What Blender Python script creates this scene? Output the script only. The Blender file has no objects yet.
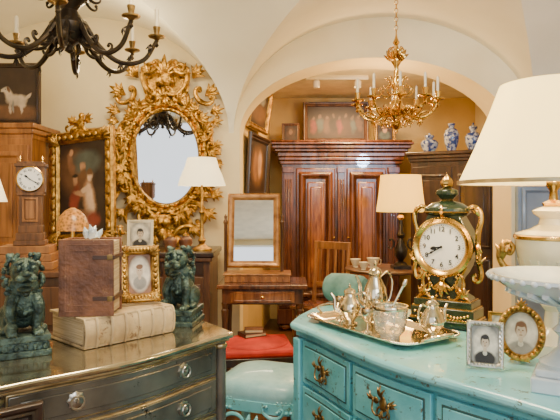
import bpy, bmesh, math, random
from mathutils import Vector, Matrix
random.seed(7)
C=bpy.context.scene.collection
pi=math.pi
R=math.radians
# ---------------------------------------------------------------- materials
MC={}
def mat(name,col,rough=.5,metal=0,col2=None,scale=6,kind='noise',bump=0,bscale=60,emit=0,ecol=None,trans=0,coat=0,stretch=None,lo=.35,hi=.65,chip=None,chips=.64,cscale=26,transl=0):
    if name in MC: return MC[name]
    m=bpy.data.materials.new(name); m.use_nodes=True
    nt=m.node_tree; N=nt.nodes; L=nt.links
    p=N['Principled BSDF']
    p.inputs['Base Color'].default_value=(*col,1)
    p.inputs['Roughness'].default_value=rough
    p.inputs['Metallic'].default_value=metal
    p.inputs['Coat Weight'].default_value=coat
    p.inputs['Transmission Weight'].default_value=trans
    tc=N.new('ShaderNodeTexCoord'); mp=N.new('ShaderNodeMapping'); L.new(tc.outputs['Object'],mp.inputs[0])
    if stretch: mp.inputs['Scale'].default_value=stretch
    if col2 is None: col2=tuple(c*.82 for c in col)
    n=N.new('ShaderNodeTexNoise'); n.inputs['Scale'].default_value=scale; n.inputs['Detail'].default_value=6
    L.new(mp.outputs[0],n.inputs['Vector'])
    src=n.outputs['Fac']
    if kind=='wood':
        mp.inputs['Scale'].default_value=stretch or (6,6,.7)
        n.inputs['Distortion'].default_value=1.2
    if kind=='check':
        n=N.new('ShaderNodeTexVoronoi'); n.inputs['Scale'].default_value=scale; L.new(mp.outputs[0],n.inputs['Vector']); src=n.outputs['Distance']
    r=N.new('ShaderNodeValToRGB'); r.color_ramp.elements[0].position=lo; r.color_ramp.elements[1].position=hi
    r.color_ramp.elements[0].color=(*col2,1); r.color_ramp.elements[1].color=(*col,1)
    L.new(src,r.inputs[0]); out=r.outputs[0]
    if chip:
        n3=N.new('ShaderNodeTexNoise'); n3.inputs['Scale'].default_value=cscale; n3.inputs['Detail'].default_value=10; n3.inputs['Roughness'].default_value=.72
        L.new(tc.outputs['Object'],n3.inputs['Vector'])
        mr_=N.new('ShaderNodeMapRange'); mr_.inputs[1].default_value=chips; mr_.inputs[2].default_value=chips+.04; L.new(n3.outputs['Fac'],mr_.inputs[0])
        mx=N.new('ShaderNodeMixRGB'); L.new(mr_.outputs[0],mx.inputs[0]); L.new(out,mx.inputs[1]); mx.inputs[2].default_value=(*chip,1); out=mx.outputs[0]
    L.new(out,p.inputs['Base Color'])
    if bump:
        n2=N.new('ShaderNodeTexNoise'); n2.inputs['Scale'].default_value=bscale; n2.inputs['Detail'].default_value=4
        L.new(tc.outputs['Object'],n2.inputs['Vector'])
        bp=N.new('ShaderNodeBump'); bp.inputs['Strength'].default_value=bump; bp.inputs['Distance'].default_value=.01
        L.new(n2.outputs['Fac'],bp.inputs['Height']); L.new(bp.outputs[0],p.inputs['Normal'])
    if emit:
        p.inputs['Emission Color'].default_value=(*(ecol or col),1); p.inputs['Emission Strength'].default_value=emit
    if transl:
        t=N.new('ShaderNodeBsdfTranslucent'); t.inputs[0].default_value=(*col,1); ms=N.new('ShaderNodeMixShader'); ms.inputs[0].default_value=transl
        L.new(p.outputs[0],ms.inputs[1]); L.new(t.outputs[0],ms.inputs[2]); L.new(ms.outputs[0],N['Material Output'].inputs[0])
    MC[name]=m; return m
def matpaint(bg,blobs,w,h,cz,soft):
    m=bpy.data.materials.new('painted_picture'); m.use_nodes=True; nt=m.node_tree; N=nt.nodes; L=nt.links; p=N['Principled BSDF']
    tc=N.new('ShaderNodeTexCoord'); no=N.new('ShaderNodeTexNoise'); no.inputs['Scale'].default_value=7/w; no.inputs['Detail'].default_value=5; L.new(tc.outputs['Object'],no.inputs['Vector'])
    a=N.new('ShaderNodeVectorMath'); a.operation='SUBTRACT'; L.new(no.outputs['Color'],a.inputs[0]); a.inputs[1].default_value=(.5,.5,.5)
    s=N.new('ShaderNodeVectorMath'); s.operation='SCALE'; L.new(a.outputs[0],s.inputs[0]); s.inputs['Scale'].default_value=soft*.32*w
    v=N.new('ShaderNodeVectorMath'); v.operation='ADD'; L.new(s.outputs[0],v.inputs[0]); L.new(tc.outputs['Object'],v.inputs[1])
    cur=None
    for (x,z,rx,rz,c,ro) in blobs:
        mp=N.new('ShaderNodeMapping'); mp.vector_type='TEXTURE'; mp.inputs['Location'].default_value=(x*w,0,cz+z*h); mp.inputs['Rotation'].default_value=(0,-ro,0); mp.inputs['Scale'].default_value=(rx*w,1000,rz*h)
        L.new(v.outputs[0],mp.inputs[0]); l=N.new('ShaderNodeVectorMath'); l.operation='LENGTH'; L.new(mp.outputs[0],l.inputs[0])
        r=N.new('ShaderNodeMapRange'); r.inputs[1].default_value=1+soft; r.inputs[2].default_value=1-soft; L.new(l.outputs['Value'],r.inputs[0])
        mx=N.new('ShaderNodeMixRGB'); L.new(r.outputs[0],mx.inputs[0]); mx.inputs[2].default_value=(*PAL[c],1)
        if cur is None: mx.inputs[1].default_value=(*PAL[bg],1)
        else: L.new(cur,mx.inputs[1])
        cur=mx.outputs[0]
    n2=N.new('ShaderNodeTexNoise'); n2.inputs['Scale'].default_value=4/w; n2.inputs['Detail'].default_value=6; L.new(tc.outputs['Object'],n2.inputs['Vector'])
    r=N.new('ShaderNodeMapRange'); r.inputs[1].default_value=.3; r.inputs[2].default_value=.7; r.inputs[3].default_value=.55; r.inputs[4].default_value=1.15; L.new(n2.outputs['Fac'],r.inputs[0])
    ml=N.new('ShaderNodeVectorMath'); ml.operation='SCALE'; L.new(cur,ml.inputs[0]); L.new(r.outputs[0],ml.inputs['Scale']); L.new(ml.outputs[0],p.inputs['Base Color'])
    p.inputs['Roughness'].default_value=.5; return m
PAL=[(.04,.022,.014),(.17,.08,.035),(.26,.05,.03),(.55,.30,.16),(.60,.53,.43),(.30,.29,.27),(.015,.013,.012),(.72,.67,.57),(.58,.47,.36),(.10,.12,.10),(.30,.14,.07),(.80,.56,.38),(.075,.035,.018),(.22,.12,.06)]
plaster=mat('plaster_cream',(.86,.74,.47),.9,col2=(.78,.65,.39),scale=2,bump=.15,bscale=12)
plasterw=mat('plaster_vault',(.88,.84,.70),.9,col2=(.79,.74,.58),scale=1.2,bump=.15,bscale=12)
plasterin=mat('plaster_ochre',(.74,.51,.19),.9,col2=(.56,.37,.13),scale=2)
ceilm=mat('ceiling_white',(.84,.76,.56),.9)
floorm=mat('floor_boards',(.13,.055,.025),.35,col2=(.06,.027,.012),kind='wood',stretch=(9,1,1),scale=3)
gold=mat('gilded_wood',(.70,.40,.07),.28,.92,col2=(.21,.10,.015),scale=22,bump=.6,bscale=90,lo=.38,hi=.6)
gold2=mat('antique_gold',(.64,.38,.09),.34,.88,col2=(.21,.105,.02),scale=24,bump=.4,bscale=90)
gframe=mat('gilt_walnut',(.44,.21,.06),.3,.35,col2=(.19,.075,.02),scale=14)
brass=mat('polished_brass',(.90,.57,.15),.20,1,col2=(.46,.26,.06),scale=14)
abrass=mat('aged_brass',(.40,.26,.09),.34,.9,col2=(.14,.085,.03),scale=30)
iron=mat('dark_bronze',(.060,.045,.032),.34,.8,col2=(.02,.016,.014),scale=14)
verd=mat('verdigris_bronze',(.10,.16,.135),.36,.5,col2=(.016,.031,.027),scale=26,bump=.7,bscale=110)
silver=mat('silver',(.92,.83,.64),.12,1,col2=(.62,.53,.37),scale=9)
pewter=mat('old_silver',(.70,.67,.60),.28,1,col2=(.40,.37,.32),scale=14)
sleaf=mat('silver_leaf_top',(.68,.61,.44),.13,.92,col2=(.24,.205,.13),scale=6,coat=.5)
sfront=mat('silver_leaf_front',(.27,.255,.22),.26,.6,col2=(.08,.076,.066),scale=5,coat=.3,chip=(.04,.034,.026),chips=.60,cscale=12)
sgold=mat('champagne_trim',(.70,.57,.34),.28,.85,col2=(.36,.27,.13),scale=14)
vellum=mat('vellum',(.60,.46,.26),.6,col2=(.36,.25,.13),scale=9,bump=.4,bscale=30,chip=(.22,.13,.065),chips=.58)
pages=mat('page_edges',(.70,.56,.35),.8,col2=(.40,.28,.15),scale=6,stretch=(1,1,60))
leather=mat('brown_leather',(.25,.10,.045),.42,col2=(.10,.038,.02),scale=12,bump=.4,chip=(.38,.23,.12),chips=.64)
leatherd=mat('leather_band',(.07,.03,.018),.4)
WN=(.09,.085,.055)
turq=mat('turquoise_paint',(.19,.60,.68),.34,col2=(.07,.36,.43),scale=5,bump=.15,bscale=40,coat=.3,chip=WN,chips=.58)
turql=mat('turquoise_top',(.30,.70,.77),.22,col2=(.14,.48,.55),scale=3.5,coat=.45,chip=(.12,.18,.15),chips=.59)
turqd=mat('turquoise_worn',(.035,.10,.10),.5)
redwood=mat('dark_mahogany',(.17,.055,.018),.26,col2=(.050,.014,.006),kind='wood',scale=2.5,coat=.4)
redwood2=mat('mahogany_panel',(.36,.13,.035),.22,col2=(.13,.037,.010),kind='wood',scale=3,coat=.5)
cabw=mat('black_walnut',(.065,.026,.011),.28,col2=(.024,.010,.005),kind='wood',scale=3,coat=.35)
oak=mat('warm_oak',(.34,.145,.04),.55,col2=(.16,.062,.018),kind='wood',scale=3)
oakd=mat('brown_oak',(.17,.07,.021),.6,col2=(.07,.028,.009),kind='wood',scale=3)
wood=mat('walnut',(.15,.060,.020),.38,col2=(.05,.019,.008),kind='wood',scale=3,coat=.15)
woodl=mat('fruitwood',(.44,.175,.045),.34,col2=(.18,.062,.015),kind='wood',scale=3,coat=.25)
darkw=mat('dark_wood',(.045,.02,.011),.3,col2=(.018,.009,.006),kind='wood',scale=3,coat=.3)
redf=mat('red_velvet',(.60,.03,.015),.75,col2=(.36,.016,.01),scale=9)
tealf=mat('pale_blue_leather',(.36,.63,.68),.36,col2=(.22,.47,.53),scale=12,bump=.15,coat=.25)
greenv=mat('green_velvet',(.17,.33,.29),.7,col2=(.075,.17,.15),scale=12,bump=.2)
shade=mat('cream_silk_shade',(.93,.85,.52),.8,emit=1.9,ecol=(1,.83,.42),col2=(.90,.80,.47),transl=.5)
shadey=mat('yellow_silk_shade',(.90,.70,.22),.8,emit=1.7,ecol=(1,.69,.14),col2=(.86,.65,.20),transl=.5)
shadew=mat('white_silk_shade',(.90,.84,.66),.8,emit=1.4,ecol=(1,.88,.58),transl=.4)
shadeo=mat('amber_glass_shade',(.55,.22,.04),.3,col2=(.09,.035,.012),kind='check',scale=70,emit=.2,ecol=(1,.42,.06),lo=.2,hi=.7)
mirr=mat('mirror_glass',(.97,.97,.97),.02,1,col2=(.95,.95,.95))
cer=mat('cream_ceramic',(.82,.74,.55),.2,col2=(.70,.61,.42),scale=6,coat=.5)
marb=mat('white_marble',(.72,.79,.84),.2,col2=(.46,.54,.60),scale=7,coat=.5)  # blue tint puts bluish reflections into the marble colour
porc=mat('blue_white_porcelain',(.42,.45,.50),.2,col2=(.02,.05,.20),scale=28,lo=.46,hi=.57,coat=.4)
enam=mat('white_enamel',(.90,.88,.82),.25,col2=(.88,.86,.80))
black=mat('black_ink',(.01,.01,.01),.5)
greene=mat('black_green_tole',(.020,.042,.020),.22,col2=(.010,.020,.010),scale=10,coat=.6)
waxm=mat('candle_wax',(.86,.76,.56),.5)
glassm=mat('cut_glass',(.95,.97,.98),.05,trans=.9,col2=(.93,.95,.96))
bluew=mat('blue_grey_reflection',(.22,.29,.40),.4,col2=(.14,.20,.30),scale=3,coat=.4)  # bluish glass reflection put into the colour
# ---------------------------------------------------------------- builder
def spl(P,n=8):
    P=[Vector(p) for p in P]; Q=[P[0]*2-P[1]]+P+[P[-1]*2-P[-2]]; o=[]
    for i in range(1,len(Q)-2):
        a,b,c,d=Q[i-1:i+3]
        for k in range(n):
            t=k/n; o.append(.5*((2*b)+(c-a)*t+(2*a-5*b+4*c-d)*t*t+(3*b-a-3*c+d)*t**3))
    o.append(P[-1]); return o
class B:
    def __init__(s): s.v=[];s.f=[];s.mi=[];s.m=0;s.T=Matrix()
    def add(s,vs,fs):
        o=len(s.v); s.v+=[s.T@Vector(v) for v in vs]; s.f+=[[i+o for i in f] for f in fs]; s.mi+=[s.m]*len(fs); return s
    def box(s,c,d,rz=0,rx=0,ry=0):
        M=Matrix.Translation(c)@Matrix.Rotation(rz,4,'Z')@Matrix.Rotation(ry,4,'Y')@Matrix.Rotation(rx,4,'X')
        vs=[M@Vector((x*d[0]/2,y*d[1]/2,z*d[2]/2)) for x in(-1,1) for y in(-1,1) for z in(-1,1)]
        return s.add(vs,[(0,1,3,2),(4,6,7,5),(0,4,5,1),(2,3,7,6),(0,2,6,4),(1,5,7,3)])
    def lathe(s,prof,c=(0,0,0),n=28,sx=1,sy=1,lob=0,amp=0,ax='Z'):
        vs=[];fs=[]
        for r,z in prof:
            r=max(r,.0004)
            for i in range(n):
                a=2*pi*i/n; q=r*(1+amp*math.cos(lob*a)); x,y=q*math.cos(a)*sx,q*math.sin(a)*sy
                vs.append((c[0]+x,c[1]-z,c[2]+y) if ax=='Y' else (c[0]+x,c[1]+y,c[2]+z))
        for j in range(len(prof)-1):
            for i in range(n):
                k=(i+1)%n; fs.append((j*n+i,j*n+k,(j+1)*n+k,(j+1)*n+i))
        fs.append(list(range(n))[::-1]); m=(len(prof)-1)*n; fs.append([m+i for i in range(n)])
        return s.add(vs,fs)
    def shell(s,prof,c=(0,0,0),n=36,th=.004,lob=0,amp=0):
        p=prof+[(r-th,z) for r,z in prof[::-1]]
        vs=[];fs=[]; m=len(p)
        for r,z in p:
            for i in range(n):
                a=2*pi*i/n; q=r*(1+amp*math.cos(lob*a)); vs.append((c[0]+q*math.cos(a),c[1]+q*math.sin(a),c[2]+z))
        for j in range(m):
            for i in range(n):
                k=(i+1)%n; jj=(j+1)%m; fs.append((j*n+i,j*n+k,jj*n+k,jj*n+i))
        return s.add(vs,fs)
    def tube(s,P,r,n=8,fl=1):
        P=[Vector(p) for p in P]; m=len(P)
        if not hasattr(r,'__len__'): r=[r]*m
        vs=[];fs=[]; u=None
        for i,p in enumerate(P):
            t=(P[min(i+1,m-1)]-P[max(i-1,0)]).normalized()
            if u is None: u=t.cross(Vector((0,1,0)));  u=u if u.length>.2 else t.cross(Vector((1,0,0)))
            u=(u-t*u.dot(t)).normalized(); w=t.cross(u)
            for k in range(n):
                a=2*pi*k/n; vs.append(p+u*math.cos(a)*r[i]+w*math.sin(a)*r[i]*fl)
        for j in range(m-1):
            for k in range(n):
                l=(k+1)%n; fs.append((j*n+k,j*n+l,(j+1)*n+l,(j+1)*n+k))
        fs.append(list(range(n))[::-1]); fs.append([(m-1)*n+k for k in range(n)])
        return s.add(vs,fs)
    def ell(s,c,r,n=12,m=8,ry=0,rx=0,rz=0):
        if not hasattr(r,'__len__'): r=(r,r,r)
        M=Matrix.Translation(c)@Matrix.Rotation(rz,4,'Z')@Matrix.Rotation(ry,4,'Y')@Matrix.Rotation(rx,4,'X')
        vs=[];fs=[]
        for j in range(m+1):
            a=-pi/2+pi*j/m; ca=max(math.cos(a),.01)
            for i in range(n):
                b=2*pi*i/n; vs.append(M@Vector((r[0]*ca*math.cos(b),r[1]*ca*math.sin(b),r[2]*math.sin(a))))
        for j in range(m):
            for i in range(n):
                k=(i+1)%n; fs.append((j*n+i,j*n+k,(j+1)*n+k,(j+1)*n+i))
        fs.append(list(range(n))[::-1]); fs.append([m*n+i for i in range(n)])
        return s.add(vs,fs)
    def prism(s,poly,z0,z1):
        n=len(poly); vs=[(x,y,z0) for x,y in poly]+[(x,y,z1) for x,y in poly]
        return s.add(vs,[list(range(n))[::-1],[n+i for i in range(n)]]+[(i,(i+1)%n,n+(i+1)%n,n+i) for i in range(n)])
    def prismy(s,poly,y0,y1):
        n=len(poly); vs=[(x,y0,z) for x,z in poly]+[(x,y1,z) for x,z in poly]
        return s.add(vs,[list(range(n)),[n+i for i in range(n)][::-1]]+[(i,n+i,n+(i+1)%n,(i+1)%n) for i in range(n)])
    def loops(s,Ls,close=False):
        n=len(Ls[0]); vs=[p for l in Ls for p in l]; fs=[]; m=len(Ls)
        for j in range(m if close else m-1):
            for i in range(n):
                k=(i+1)%n; jj=(j+1)%m; fs.append((j*n+i,j*n+k,jj*n+k,jj*n+i))
        return s.add(vs,fs)
    def grid(s,rows):
        n=len(rows[0]); vs=[p for r in rows for p in r]
        return s.add(vs,[(j*n+i,j*n+i+1,(j+1)*n+i+1,(j+1)*n+i) for j in range(len(rows)-1) for i in range(n-1)])
    def rframe(s,w,h,prof,c=(0,0,0)):
        return s.loops([[(c[0]+x*(w/2-o),c[1]-d,c[2]+z*(h/2-o)) for x,z in((-1,-1),(1,-1),(1,1),(-1,1))] for o,d in prof],True)
    def oframe(s,a,b,prof,c=(0,0,0),n=48):
        return s.loops([[(c[0]+(a-o)*math.cos(2*pi*i/n),c[1]-d,c[2]+(b-o)*math.sin(2*pi*i/n)) for i in range(n)] for o,d in prof],True)
    def scroll(s,x,z,ang,L,th,a=1.6,bb=16,S=False,y=0,flip=1,fl=1,n=44):
        P=[];h=0;px=pz=0;rr=[]
        for i in range(n+1):
            t=-1+2*i/n; k=(a+bb*t**4)*(1 if not S or t>0 else -1)*flip
            h+=k*2/n/1.0; px+=math.cos(h)*L/n; pz+=math.sin(h)*L/n; P.append([px,pz]); rr.append(th*(.45+.55*(1-abs(t)**1.5)))
        cx,cz=P[n//2]; i=n//2; hd=math.atan2(P[i+1][1]-P[i-1][1],P[i+1][0]-P[i-1][0]); r=ang-hd
        Q=[(x+(p-cx)*math.cos(r)-(q-cz)*math.sin(r),y,z+(p-cx)*math.sin(r)+(q-cz)*math.cos(r)) for p,q in P]
        s.tube(Q,rr,7,fl); s.ell(Q[0],th*.95,8,6); s.ell(Q[-1],th*.95,8,6); return s
    def acan(s,x,z,ang,size,y=0,k=2,th=.25):
        for j in range(-k,k+1):
            l=size*(1-.13*abs(j)); P=[]; px,pz=x,z; rr=[]
            for i in range(8):
                t=i/7; a=ang+j*(.22+.42*t); P.append((px,y-size*.35*math.sin(t*2.6)*(1-.2*abs(j)),pz)); px+=math.cos(a)*l/7; pz+=math.sin(a)*l/7
                rr.append(l*.125*max(.12,math.sin(pi*(.12+.86*t))**.8))
            s.tube(P,rr,6,.6)
        return s
    def cpanel(s,f,x0,x1,z0,z1,off,th,n=10):
        vs=[];fs=[]
        for i in range(n+1):
            x=x0+(x1-x0)*i/n; y=f(x)
            vs+=[(x,y-off,z0),(x,y-off,z1),(x,y-off+th,z1),(x,y-off+th,z0)]
        for i in range(n):
            for k in range(4): fs.append((i*4+k,i*4+(k+1)%4,i*4+4+(k+1)%4,i*4+4+k))
        fs.append((0,1,2,3)); fs.append((n*4+3,n*4+2,n*4+1,n*4)); return s.add(vs,fs)
    def text(s,str_,x,y,z,size,rot=0):
        cu=bpy.data.curves.new('t','FONT'); cu.body=str_; cu.size=size; cu.align_x='CENTER'; cu.align_y='CENTER'; cu.extrude=.0004; cu.resolution_u=3; cu.offset=size*.014
        ob=bpy.data.objects.new('t',cu); C.objects.link(ob); dg=bpy.context.evaluated_depsgraph_get(); dg.update()
        me=bpy.data.meshes.new_from_object(ob.evaluated_get(dg))
        M=Matrix.Translation((x,y,z))@Matrix.Rotation(rot,4,'Y')@Matrix.Rotation(pi/2,4,'X')
        s.add([M@v.co for v in me.vertices],[list(p.vertices) for p in me.polygons])
        bpy.data.objects.remove(ob); bpy.data.meshes.remove(me); return s
def fin(b,name,mats,parent=None,loc=(0,0,0),rot=(0,0,0),bev=0,remesh=0,sharp=38,label=None,cat=None,kind=None,weld=False,smooth=True,scale=None):
    if not isinstance(mats,(list,tuple)): mats=[mats]
    me=bpy.data.meshes.new(name); me.from_pydata([tuple(v) for v in b.v],[],b.f)
    for m in mats: me.materials.append(m)
    me.polygons.foreach_set('material_index',b.mi)
    bm=bmesh.new(); bm.from_mesh(me)
    if weld: bmesh.ops.remove_doubles(bm,verts=bm.verts,dist=1e-4)
    bmesh.ops.recalc_face_normals(bm,faces=bm.faces); bm.to_mesh(me); bm.free()
    me.polygons.foreach_set('use_smooth',[smooth]*len(me.polygons))
    if smooth and not remesh: me.set_sharp_from_angle(angle=R(sharp))
    o=bpy.data.objects.new(name,me); C.objects.link(o); o.location=loc; o.rotation_euler=rot
    if scale: o.scale=scale
    if parent: o.parent=parent
    if remesh:
        md=o.modifiers.new('remesh','REMESH'); md.mode='VOXEL'; md.voxel_size=remesh; md.use_smooth_shade=True
        sm=o.modifiers.new('smooth','SMOOTH'); sm.iterations=2
    if bev:
        md=o.modifiers.new('bevel','BEVEL'); md.width=bev; md.segments=2; md.limit_method='ANGLE'; md.angle_limit=R(40)
    if label: o['label']=label
    if cat: o['category']=cat
    if kind: o['kind']=kind
    return o
def thing(name,label,cat,loc,rz=0,group=None,rx=0,ry=0):
    e=bpy.data.objects.new(name,None); e.empty_display_size=.05; C.objects.link(e); e.location=loc; e.rotation_euler=(rx,ry,rz)
    e['label']=label; e['category']=cat
    if group: e['group']=group
    return e
def cpart(o,loc,rot=None,parent=None):
    d=o.copy(); C.objects.link(d); d.location=loc
    if rot: d.rotation_euler=rot
    if parent: d.parent=parent
    return d
# ---------------------------------------------------------------- room
b=B(); b.box((0,2.75,-.05),(4.9,8.1,.1)); fin(b,'floor',floorm,kind='structure')
b=B(); b.box((0,.58,2.96),(4.8,3.7,.1)); fin(b,'ceiling',ceilm,kind='structure')
b=B(); b.box((-2.35,1.8,1.5),(.1,6.1,3.0)); fin(b,'wall_left',plaster,kind='structure')
b=B(); b.box((2.35,2.75,1.5),(.1,8.0,3.0)); fin(b,'wall_right',plaster,kind='structure')
b=B(); b.box((0,-1.25,.3),(4.6,.1,.6)); b.box((0,-1.25,2.86),(4.6,.1,.10))
fin(b,'wall_front',plasterw,kind='structure')
b=B()
for x in(-2.27,.0,2.27): b.box((x,-1.25,1.70),(.05,.08,2.2))
fin(b,'window_1',plasterw,kind='structure')
def archwall(name,x0,x1,arches,y0,y1,zt,m):
    xs={x0,x1}
    for cx,a,sp,ri in arches:
        for i in range(41):
            x=cx-a*math.cos(pi*i/40)
            if x0<x<x1: xs.add(x)
    xs=sorted(xs); b=B()
    def zb(x,mid):
        for cx,a,sp,ri in arches:
            if abs(mid-cx)<a: return sp+ri*math.sqrt(max(0,1-((x-cx)/a)**2))
        return 0
    for p,q in zip(xs,xs[1:]):
        mid=(p+q)/2; za,zc=zb(p,mid),zb(q,mid)
        b.add([(p,y0,za),(q,y0,zc),(q,y0,zt),(p,y0,zt),(p,y1,za),(q,y1,zc),(q,y1,zt),(p,y1,zt)],[(0,1,2,3),(5,4,7,6),(0,4,5,1),(3,2,6,7)])
    for cx,a,sp,ri in arches:
        for x in(cx-a,cx+a):
            if x0<x<x1: b.add([(x,y0,0),(x,y1,0),(x,y1,sp),(x,y0,sp)],[(0,1,2,3)])
    return fin(b,name,m,kind='structure',weld=True,sharp=30)
archwall('wall_back',-2.3,2.3,[(.785,1.115,1.95,.62)],4.6,5.0,3.0,plaster)
# groin vault: a barrel along x pierced by two lunette barrels along y
SP=1.95; RI=.95
def Yb(z): return 4.6-2.2*(1-math.sqrt(max(0,1-(max(0,z-SP)/RI)**2)))
def sx_(cx,a,sgn,z): return cx+sgn*a*math.sqrt(max(0,1-((z-SP)/RI)**2))
b=B(); n=36; zs=[SP+RI*math.sin(pi/2*i/n) for i in range(n+1)]
b.grid([[(sx_(-1.62,1.2,1,z)*(1-k/8)+sx_(.86,1.24,-1,z)*k/8,Yb(z),z) for k in range(9)] for z in zs])
b.grid([[(sx_(.86,1.24,1,z)*(1-k/4)+2.3*k/4,Yb(z),z) for k in range(5)] for z in zs])
for cx,a in((-1.62,1.2),(.86,1.24)):
    rows=[]
    for i in range(73):
        th=pi*i/72; x=cx-a*math.cos(th); z=SP+RI*math.sin(th)
        if x<-2.3: continue
        rows.append([(x,Yb(z)+(4.6-Yb(z))*k/6,z) for k in range(7)])
    b.grid(rows)
fin(b,'ceiling_vault',plasterw,kind='structure',weld=False,sharp=30)
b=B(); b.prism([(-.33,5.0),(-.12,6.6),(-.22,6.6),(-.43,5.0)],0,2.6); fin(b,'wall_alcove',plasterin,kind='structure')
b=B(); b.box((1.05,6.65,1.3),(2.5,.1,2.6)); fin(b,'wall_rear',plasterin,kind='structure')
b=B(); b.box((1.0,5.8,2.65),(2.7,1.6,.1)); fin(b,'ceiling_rear',ceilm,kind='structure')
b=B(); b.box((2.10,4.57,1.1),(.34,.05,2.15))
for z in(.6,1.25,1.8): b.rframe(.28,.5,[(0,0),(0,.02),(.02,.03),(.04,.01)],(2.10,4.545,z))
fin(b,'reflection_panel_1',bluew,kind='structure',bev=.003)  # made-up panel, its blue-grey stands in for a reflection in glass
# ---------------------------------------------------------------- turquoise commode
def outline(W,D,f,sl,sr,ins,n=20,m=6):
    P=[]
    for i in range(n+1):
        x=W*i/n; P.append((ins+(W-2*ins)*i/n,f(x)+ins))
    for j in range(1,m+1):
        t=j/m; P.append((W-ins+sr*t**.8,ins+(D-ins)*t))
    for j in range(m,0,-1):
        t=j/m; P.append((ins-sl*t**.8,ins+(D-ins)*t))
    return P
def bail(size=1):
    b=B(); s=size
    b.ell((0,-.004,0),(.015*s,.006,.022*s)); 
    for q in(-1,1):
        b.ell((q*.03*s,-.004,.004*s),(.012*s,.005,.010*s)); b.acan(q*.03*s,.006*s,pi/2-q*1.2,.035*s,-.003,1); b.ell((q*.032*s,-.013,.006*s),.005*s,8,6)
        b.scroll(q*.022*s,-.018*s,pi/2+q*.6,.06*s,.0032*s,y=-.004,flip=q)
    b.acan(0,.012*s,pi/2,.045*s,-.003,1); b.acan(0,-.014*s,-pi/2,.035*s,-.003,1)
    b.tube(spl([(-.032*s,-.014,.006*s),(-.03*s,-.02,-.02*s),(-.012*s,-.023,-.03*s),(0,-.023,-.027*s),(.012*s,-.023,-.03*s),(.03*s,-.02,-.02*s),(.032*s,-.014,.006*s)],5),.0028*s,6)
    return b
ft=lambda x:-.06*math.sin(pi*x/1.22)**2
com=thing('commode','distressed turquoise serpentine commode with aged brass handles','commode',(.04,2.30,0),R(-57.7))
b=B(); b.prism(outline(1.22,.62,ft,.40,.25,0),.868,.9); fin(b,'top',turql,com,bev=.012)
b=B(); P=outline(1.22,.62,ft,.38,.23,.035); b.prism(P,.16,.848); b.prism(outline(1.22,.62,ft,.39,.24,.018),.846,.869)
b.cpanel(ft,.03,1.19,.12,.185,-.03,.02)
for x,y in((.03,.05),(1.19,.05),(-.3,.58),(1.38,.58)):
    b.tube(spl([(x,y,.2),(x,y-.03,.12),(x,y-.01,.05),(x,y-.03,.0)],5),[.05-.0016*i for i in range(16)],10)
for x in(.037,1.185): 
    b.box((x,.03,.51),(.045,.05,.66))
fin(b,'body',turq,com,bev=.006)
hm=None
for z0,z1 in((.668,.838),(.478,.652),(.205,.46)):
    for x0,x1 in((.065,.415),(.435,.785),(.805,1.155)):
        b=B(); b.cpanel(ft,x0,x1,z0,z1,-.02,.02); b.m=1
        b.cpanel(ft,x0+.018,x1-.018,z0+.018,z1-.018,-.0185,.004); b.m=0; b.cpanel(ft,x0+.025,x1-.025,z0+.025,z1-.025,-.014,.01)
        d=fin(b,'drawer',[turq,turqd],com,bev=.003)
        cx=(x0+x1)/2; sl=(ft(cx+.01)-ft(cx-.01))/.02; L=(cx,ft(cx)+.013,(z0+z1)/2+.005); rt=(0,0,math.atan(sl))
        if hm is None: hm=fin(bail(1.1),'handle',abrass,d,L,rt)
        else: cpart(hm,L,rt,d)
# ---------------------------------------------------------------- silver commode
fs_=lambda x:-.045*math.sin(pi*x/.86)**2
sc=thing('commode','dark silver-leafed bombe commode with ring pulls and trim','commode',(-.773,1.486,0),R(47.3))
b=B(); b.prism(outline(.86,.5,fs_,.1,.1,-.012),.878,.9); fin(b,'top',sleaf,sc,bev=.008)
b=B(); b.m=1; b.prism(outline(.86,.5,fs_,.09,.09,.0),.868,.879); b.m=0; b.prism(outline(.86,.5,fs_,.08,.08,.03),.12,.869)
b.m=0
for x,y in((.04,.06),(.82,.06),(-.03,.46),(.89,.46)):
    b.tube([(x,y,.15),(x,y-.01,.07),(x,y-.01,0)],[.035,.025,.018],10)
for x,y in((.022,.03),(.838,.03)): b.m=0; b.lathe([(.022,.12),(.022,.868)],(x,y,0),16); b.m=1; b.lathe([(.025,.84),(.028,.85),(.025,.86)],(x,y,0),16)
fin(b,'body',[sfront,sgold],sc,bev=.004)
rh=None
for z0,z1 in((.75,.862),(.612,.738),(.47,.60),(.33,.458),(.19,.318)):
    b=B(); b.m=1; b.cpanel(fs_,.05,.81,z0,z1,-.02,.02,16); b.m=0; b.cpanel(fs_,.056,.804,z0+.006,z1-.006,-.015,.01,16); b.cpanel(fs_,.085,.775,z0+.024,z1-.024,-.009,.01,16)
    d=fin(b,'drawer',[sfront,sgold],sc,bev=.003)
    for cx in(.236,.628):
        sl=(fs_(cx+.01)-fs_(cx-.01))/.02; L=(cx,fs_(cx)+.009,(z0+z1)/2+.006)
        if rh is None:
            h=B(); h.lathe([(.024,0),(.024,.003),(.016,.006),(.006,.008),(.006,.016),(.004,.02)],n=24,lob=8,amp=.12,ax='Y')
            h.tube([(.019*math.sin(a*pi/12),-.017,-.012-.019*math.cos(a*pi/12)+.008) for a in range(25)],.003,6)
            rh=fin(h,'handle',pewter,d,L,(0,0,math.atan(sl)))
        else: cpart(rh,L,(0,0,math.atan(sl)),d)
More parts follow.
